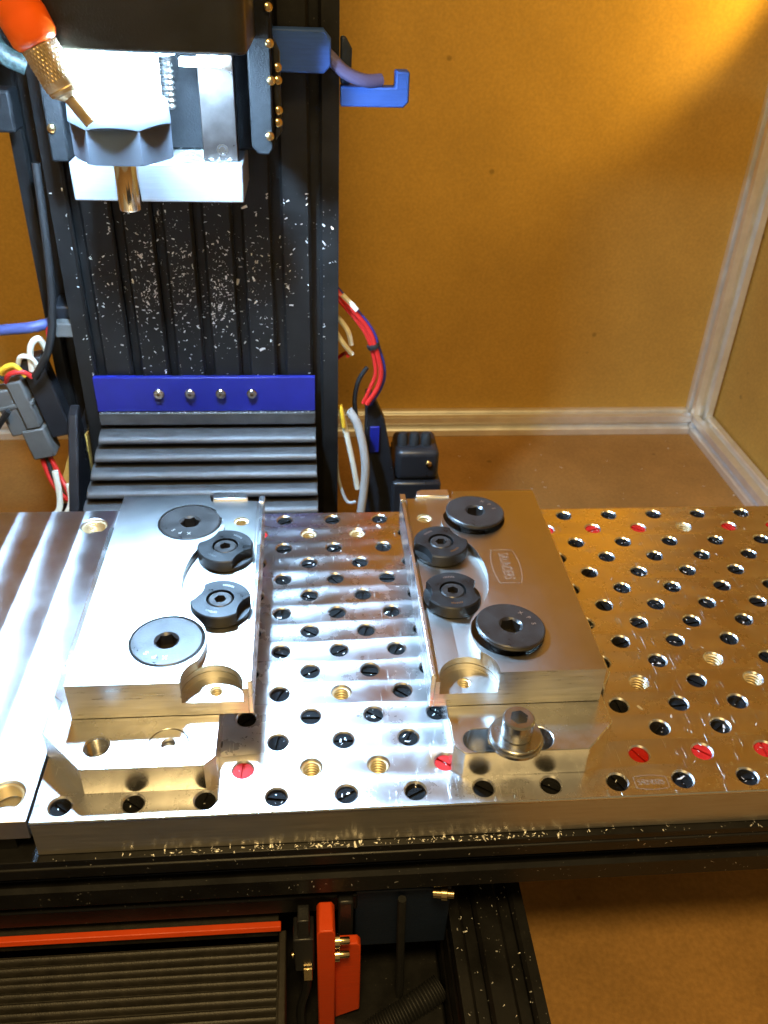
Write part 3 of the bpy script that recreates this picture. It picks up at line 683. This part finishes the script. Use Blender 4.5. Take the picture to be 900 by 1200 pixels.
tag(MB().lathe([(3.6, 0), (3.9, 1), (3.6, 2.4)], (50.8, 263, 62), (0.4, 0, -1), 14).build('cable_tie', 'wire_black'), 'small black cable tie around the red and blue wires', 'cable tie')
wire([(29, 275, 76), (36, 262, 71), (38.5, 262, 62)], 1.5, 'wire_white', 'cream wire stub bent down beside the column', grp=None)
wire([(28, 276, 68), (33, 262, 64), (39, 262, 56)], 1.5, 'wire_white', 'cream wire stub below the bent one beside the column')
wire([(30, 290, 40), (36, 285, 47), (36.5, 262, 55)], 1.1, 'wire_red', 'dark red wire curling behind the cream stubs')
wire([(48, 264, 47), (43, 264, 38), (41, 264, 26), (42, 264, 15)], 1.4, 'wire_black', 'black wire bowed beneath the red wire arch')
wire([(32.0, 255, 24), (35, 254, 12), (40, 253, -12), (43, 253, -30)], 1.7, 'wire_white', 'white and yellow wire hanging down the column foot')
wire([(32.0, 253, 28), (33.2, 252, 22), (34.2, 252, 14)], 1.3, 'wire_yellow', 'short yellow wire at the column foot')
wire([(37.0, 258, 22), (43, 256, 12), (47.4, 253, -10), (47.0, 252, -30), (44.5, 250, -52)], 2.7, 'wire_grey', 'thick grey cable hanging behind the plate edge', cat='cable', n=12)
wire([(30, 262, -2), (31, 256, -22), (36, 252, -38), (42, 250, -38)], 1.0, 'wire_grey', 'thin grey wire loop at the foot of the column')
mt_ = thing('stepper_motor', 'black stepper motor in the shadow behind the plate', 'motor', (70, 275, FZ))
MB().box(-4, 28, -10, 24, 62, 106).build('body', 'black_paint', mt_, bevel=2)
MB().box(-2, 26, -8, 22, 106.2, 128).build('end_cap', 'black_paint', mt_, bevel=4, seg=3)
MB().box(-6, 32, -12, 26, 0, 61.8).build('mount', 'black_paint', mt_, bevel=2)
for x in (3, 10.5, 18): MB().lathe([(2.9, 0), (3.4, 2), (3.4, 11), (2.5, 14)], (x, 2, 121.5), (0, 0.1, 1), 16).build('cable_gland', 'rubber', mt_)
MB().lathe([(2.2, 0), (2.0, 1), (1, 1.5)], (19, -8.1, 119), (0, -1, 0.3), 14).build('screw', 'brass_screw', mt_)
drk = thing('motor_bracket', 'black sloping bracket between column and stepper motor', 'bracket', (48, 268, FZ))
MB().prism([(0, 0), (20, 0), (20, 110), (12, 150), (4, 168), (0, 168)], 0, 8, 'y').build('web', 'black_paint', drk, bevel=1)
MB().box(3, 9, -1.5, -0.05, 128, 146).build('blue_tab', 'blue_strip', drk, bevel=0.4)

# ================================================================== WIRES AND PARTS, LEFT
wire([(-230, 265, 66), (-175, 262, 69.5), (-150, 260, 71.5), (-131, 262, 73.6), (-112, 290, 74)], 3.0, 'hose_blue', 'blue hose crossing in front of the brown wall to the column', cat='hose', n=14)
cg = thing('connector_block', 'grey multi-pin connector shell beside the column', 'connector', (-150, 262, 0), rot=(0, math.radians(-12), 0))
MB().box(-7.5, 2.5, -7, 5, 9, 38).build('plug', 'connector_grey', cg, bevel=1)
MB().box(3.0, 11.5, -8, 5, 12, 42).build('socket', 'connector_grey', cg, bevel=1)
MB().box(-1.0, 12.5, -8.4, 5.4, -8, 11.5).build('lower_shell', 'connector_grey', cg, bevel=1.2)
MB().box(-8.6, 12.6, -7.6, 5.6, 26, 28.5).build('latch', 'connector_grey', cg, bevel=0.5)
MB().box(13.0, 26, -4, 8, 2, 52).build('dark_box', 'black_paint', cg, bevel=1)
wire([(-158, 257, 43), (-156, 254, 50), (-149, 254, 53), (-144, 255, 46)], 1.5, 'wire_yellow', 'yellow wire looped over the grey connector')
wire([(-156, 256, 42), (-152, 253, 48), (-145, 254, 49), (-141, 256, 45)], 1.4, 'wire_red', 'orange-red wire looped over the grey connector')
wire([(-150, 260, 46), (-145, 256, 57), (-139, 256, 56), (-137, 258, 48)], 1.4, 'wire_white', 'cream wire looped highest over the grey connector')
wire([(-141, 258, 48), (-139, 257, 62), (-134, 258, 67), (-132, 262, 58)], 1.8, 'wire_white', 'cream wire looping over behind the connector')
wire([(-116.5, 252, 160), (-118, 248, 112), (-121, 247, 84), (-126, 247, 66), (-133, 250, 54), (-138, 252, 47)], 2.1, 'wire_black', 'black cable running down the column edge to the connector', cat='cable', n=12)
wire([(-178, 255, 0), (-166, 252, 14), (-156, 250, 27)], 1.8, 'wire_black', 'black cable entering beside the grey connector', cat='cable')
wire([(-185, 256, 42), (-164, 254, 50), (-156, 255, 44)], 1.4, 'wire_black', 'thin black wire reaching the connector from the wall side')
wire([(-146, 258, -8), (-142, 254, -22), (-136, 250, -30), (-130, 250, -36)], 1.5, 'wire_red', 'red wire leaving the bottom of the grey connector')
wire([(-141, 258, -8), (-136, 254, -20), (-132, 250, -28), (-131, 250, -40)], 1.5, 'wire_red', 'second red wire leaving the connector beside a black one')
wire([(-143, 258, -8), (-140, 254, -22), (-134, 251, -34)], 1.3, 'wire_black', 'black wire between the two red wires below the connector')
wire([(-138, 252, -14), (-137, 248, -30), (-140, 245, -40), (-155, 243, -46), (-185, 242, -50)], 1.9, 'wire_white', 'white cable sweeping down and away below the connector', cat='cable')
wire([(-131, 250, -22), (-131, 247, -34), (-137, 245, -43), (-150, 243, -50)], 1.7, 'wire_white', 'second white cable bending down below the connector', cat='cable')
tc_ = thing('terminal_clip', 'white plug with red wire on the column side above the connector', 'plug', (-118, 256, 70))
MB().box(-5, 7, -4, 4, 0, 8).build('shell', 'connector_grey', tc_, bevel=0.8)
MB().tube([(-5, 0, 4), (-9, 0, 3), (-10, 2, -6)], 1.5).build('lead', 'wire_red', tc_)
tl = thing('terminal_strip', 'brown terminal board leaning on the column foot', 'terminal', (-133, 256, -40))
MB().prism([(-10, 0), (14, 0), (16, 48), (4, 36)], 0, 8, 'y').build('board', 'hardboard', tl, bevel=0.6)
for k in range(3): MB().box(-2 + 5 * k, 1.4 + 5 * k, -1.6, -0.05, 12 + 8 * k, 15 + 8 * k).build('clamp', 'steel', tl, bevel=0.4)
tag(MB().prism([(-126, -110), (-112, -110), (-112, 30), (-118, 20), (-150, -60), (-152, -110)], 262, 268, 'y').build('gusset', 'black_paint', bevel=1), 'black gusset at the left foot of the column', 'gusset')
tag(MB().box(-126, -114, 262, 284, 66, 84).build('cable_clamp', 'black_paint', bevel=1.5), 'black clamp on the column flank behind the white plug', 'clamp')

# ================================================================== UNDER THE TABLE, FRONT
fb = thing('front_bellows', 'black ribbed bellows cover under the front of the table', 'bellows', (0, 0, 0))
MB().box(-220, -1.5, -6.5, 4.0, -78, -72).build('top_lip', 'ribbed_rubber', fb, bevel=0.5)
rm = None
for k in range(22):
    y = -10.5 - k * 3.45
    if rm is None:
        rb = MB().prism([(-1.9, -2.6), (-1.6, -0.9), (-0.9, 0.0), (-0.3, 0.1), (0.4, -1.6), (1.5, -2.6)], -220, -2.0, 'x').build('rib', 'ribbed_rubber', fb, smooth=50); rm = rb
    else:
        rb = rm.copy(); COL.objects.link(rb); rb.parent = fb
    rb.location = (0, y * S, (-76.0 + random.uniform(-.25, .25)) * S); rb.rotation_euler = (0, 0, math.radians(random.uniform(-.25, .25)))
MB().box(-220, -1.2, -86, -8.6, -84, -78.7).build('backing', 'ribbed_rubber', fb)
MB().box(-1.4, 1.5, -86, -6, -90, -74.5).build('side_wall', 'ribbed_rubber', fb, bevel=0.5)
og = tag(MB().prism([(-8.2, -71.9), (-5.6, -71.9), (-4.9, -69.7), (-7.5, -69.7)], -220, -0.5, 'x').build('orange_strip', 'orange_print', bevel=0.3), 'orange printed strip along the top of the ribbed front bellows', 'strip')
tag(MB().box(-220, 30, -4.4, 20, -66, -56).build('cover_rail', 'black_anodised', bevel=1), 'black cover rail above the orange strip', 'rail')

ob = thing('orange_bracket', 'bright orange printed bracket standing under the table', 'bracket', (17, -22, -122))
MB().prism([(-3.4, 0), (3.4, 0), (3.4, 70), (2.4, 72), (-2.4, 72), (-3.4, 70)], 0, 12, 'y').build('post', 'orange_print', ob, bevel=0.5)
MB().prism([(3.5, -4), (14, 2), (13.6, 50), (12.4, 52), (3.5, 52)], 6, 10, 'y').build('flange', 'orange_print', ob, bevel=0.5)
for z in (60, 50.5):
    MB().lathe([(2.6, 0), (2.6, 1.8), (1.4, 1.9), (1.4, 5.2), (1.2, 5.6)], (3.45, 3, z), (1, 0, 0.02), 18).build('screw', 'brass_screw', ob)
ls = thing('limit_switch', 'black limit switch with brass terminals beside the orange bracket', 'switch', (8.5, -18, -92))
MB().box(-4, 4, 0, 10, 8, 30).build('body', 'black_paint', ls, bevel=0.6)
MB().box(-2.2, 2.4, 1, 8, 30.2, 41).build('stem', 'black_paint', ls, bevel=0.5)
MB().box(-0.5, 3.2, -1.2, -0.05, 3, 11).build('terminal', 'brass_screw', ls, bevel=0.3)
MB().lathe([(1.6, 0), (1.4, 1)], (-4.05, 4, 13.5), (-1, -0.4, 0), 14).build('screw', 'brass_screw', ls)
wire([(9.5, -17, -86), (9.0, -17, -98), (6.5, -18, -112), (6.8, -19, -130)], 1.9, 'wire_black', 'black cable dropping from the limit switch', cat='cable')
dp = tag(MB().box(29, 67, -4, -1, -93, -55).build('navy_guard', 'dark_blue_print', bevel=0.6), 'dark navy panel in the shadow under the table', 'panel')
wire([(47, -7, -56), (47.5, -7.5, -80), (48.5, -8, -110), (49, -9, -139)], 1.7, 'rubber', 'black cable hanging in front of the navy panel', cat='cable')
tag(MB().box(22, 28, -8, 0, -100, -55).build('drop_bracket', 'black_paint', bevel=1), 'black drop bracket between orange bracket and navy panel', 'bracket')
cor = MB(); pth = spline([(18, -28, -135), (34, -22, -130), (50, -16, -126), (67, -8, -122)], 14)
for i in range(len(pth) - 1):
    dd = (pth[i + 1] - pth[i]); cor.lathe([(5.0, 0), (5.6, dd.length * .3), (5.6, dd.length * .6), (5.0, dd.length)], pth[i], dd, 16, False, False)
tag(cor.build('corrugated_hose', 'rubber', smooth=25), 'dusty corrugated hose lying under the table beside the base beam', 'hose')
gn = thing('brass_fitting', 'small brass fitting glinting under the table beam', 'fitting', (62, -8, -52))
MB().lathe([(1.9, -3), (1.9, 0), (2.6, .2), (2.6, 2.4), (1.7, 2.6), (1.7, 5)], (0, 0, 0), (1, -0.2, 0.1), 16).build('body', 'brass_screw', gn)

# ================================================================== SWARF (nobody could count it)
def flakes(name, lab, pts_fn, n, s0, s1, up):
    mb = MB()
    for _ in range(n):
        p = Vector(pts_fn()); a = random.uniform(0, 2 * PI); s_ = (s0 + (s1 - s0) * random.random() ** 2.2) * (1.9 if random.random() < .06 else 1)
        if up == 'z': e1 = Vector((math.cos(a), math.sin(a), random.uniform(-.2, .2))); e2 = Vector((-math.sin(a), math.cos(a), random.uniform(-.2, .2))); nn = Vector((0, 0, 1))
        else: e1 = Vector((math.cos(a), random.uniform(-.3, .3), math.sin(a))); e2 = Vector((-math.sin(a), random.uniform(-.3, .3), math.cos(a))); nn = Vector((0, -1, 0))
        w_ = s_ * random.uniform(.18, .5); c_ = s_ * random.uniform(.1, .35)
        q = [p - e1 * s_ - e2 * w_ + nn * c_, p - e1 * s_ + e2 * w_ + nn * c_ * .8, p - e2 * w_ * .9 + nn * .03, p + e2 * w_ + nn * .05, p + e1 * s_ - e2 * w_ * .6 + nn * c_ * random.uniform(.4, 1.2), p + e1 * s_ + e2 * w_ * .5 + nn * c_]
        mb.add(q, [(0, 1, 3, 2), (2, 3, 5, 4)])
    o = mb.build(name, 'chip', smooth=0); tag(o, lab, 'swarf', kind='stuff'); return o
CL = [(random.gauss(-44, 26), random.gauss(100, 22), random.uniform(2.5, 9)) for _ in range(26)]
def col_pt():
    while True:
        k = random.random()
        if k < .55: c = random.choice(CL); x = random.gauss(c[0], c[2]); z = random.gauss(c[1], c[2] * 1.4)
        elif k < .85: x = random.gauss(-45, 30); z = random.gauss(100, 28)
        else: x = CX0 + 11.5 + 20 * random.randint(0, 6) + random.choice((-4.2, 4.2)); z = random.uniform(46, 150)
        if CX0 + 1 < x < CX1 - 1 and 46 < z < 152:
            g = ((x - CX0 - 11.5 + 10) % 20) - 10
            if abs(g) > 3.9: return (x, 249.93, z)
            if abs(g) < 2 and random.random() < .5: return (x, 255.5, z)
flakes('column_swarf', 'bright metal chips stuck to the face of the black column', col_pt, 1400, .10, .85, 'y')
flakes('ledge_swarf', 'line of bright metal chips on the ledge in front of the plate', lambda: (random.choice((random.gauss(10, 25), random.gauss(75, 20), random.uniform(-80, 190))), random.uniform(-8.9, -6.6), -18.33), 230, .2, .75, 'z')
flakes('beam_swarf', 'fine metal chips clinging to the front of the table beam', lambda: (random.uniform(-90, 190), -9.04, random.choice((random.uniform(-27, -19), random.uniform(-45, -38)))), 120, .12, .5, 'y')
def pl_pt():
    while True:
        x, y = random.uniform(-15, 250), random.uniform(-4, 178)
        if not (58 < x < 134 and y < 158): return (x, y, 0.04)
flakes('plate_swarf', 'scattered metal chips lying on the drilled plate', pl_pt, 190, .12, .9, 'z')
flakes('block_swarf', 'heap of metal chips on the bright head block', lambda: (random.uniform(-44, -18), random.uniform(206, 232), 170.6 + random.uniform(0, 1.5)), 260, .5, 1.6, 'z')
flakes('base_swarf', 'metal chips strewn over the base beam', lambda: (random.uniform(69, 99), random.uniform(-70, 20), -77.9), 90, .15, .6, 'z')
flakes('floor_swarf', 'a few metal chips on the brown floor', lambda: (random.uniform(120, 390), random.uniform(190, 520), FZ + .05), 90, .3, 1.6, 'z')
flakes('strip_swarf', 'metal chips along the lower edge of the blue strip', lambda: (random.uniform(-104, 16), random.uniform(244.6, 245.8), 27.7), 160, .2, .7, 'z')
pls = [o for o in COL.objects if o.name.startswith('hole_plug')]
def plug_pt():
    o = random.choice(pls); return (o.location.x / S + random.gauss(0, 1.3), o.location.y / S + random.gauss(0, 1.3), o.location.z / S - 1.0)
flakes('plug_swarf', 'metal chips caught on the slotted plugs in the drilled plate', plug_pt, 190, .25, 1.0, 'z')
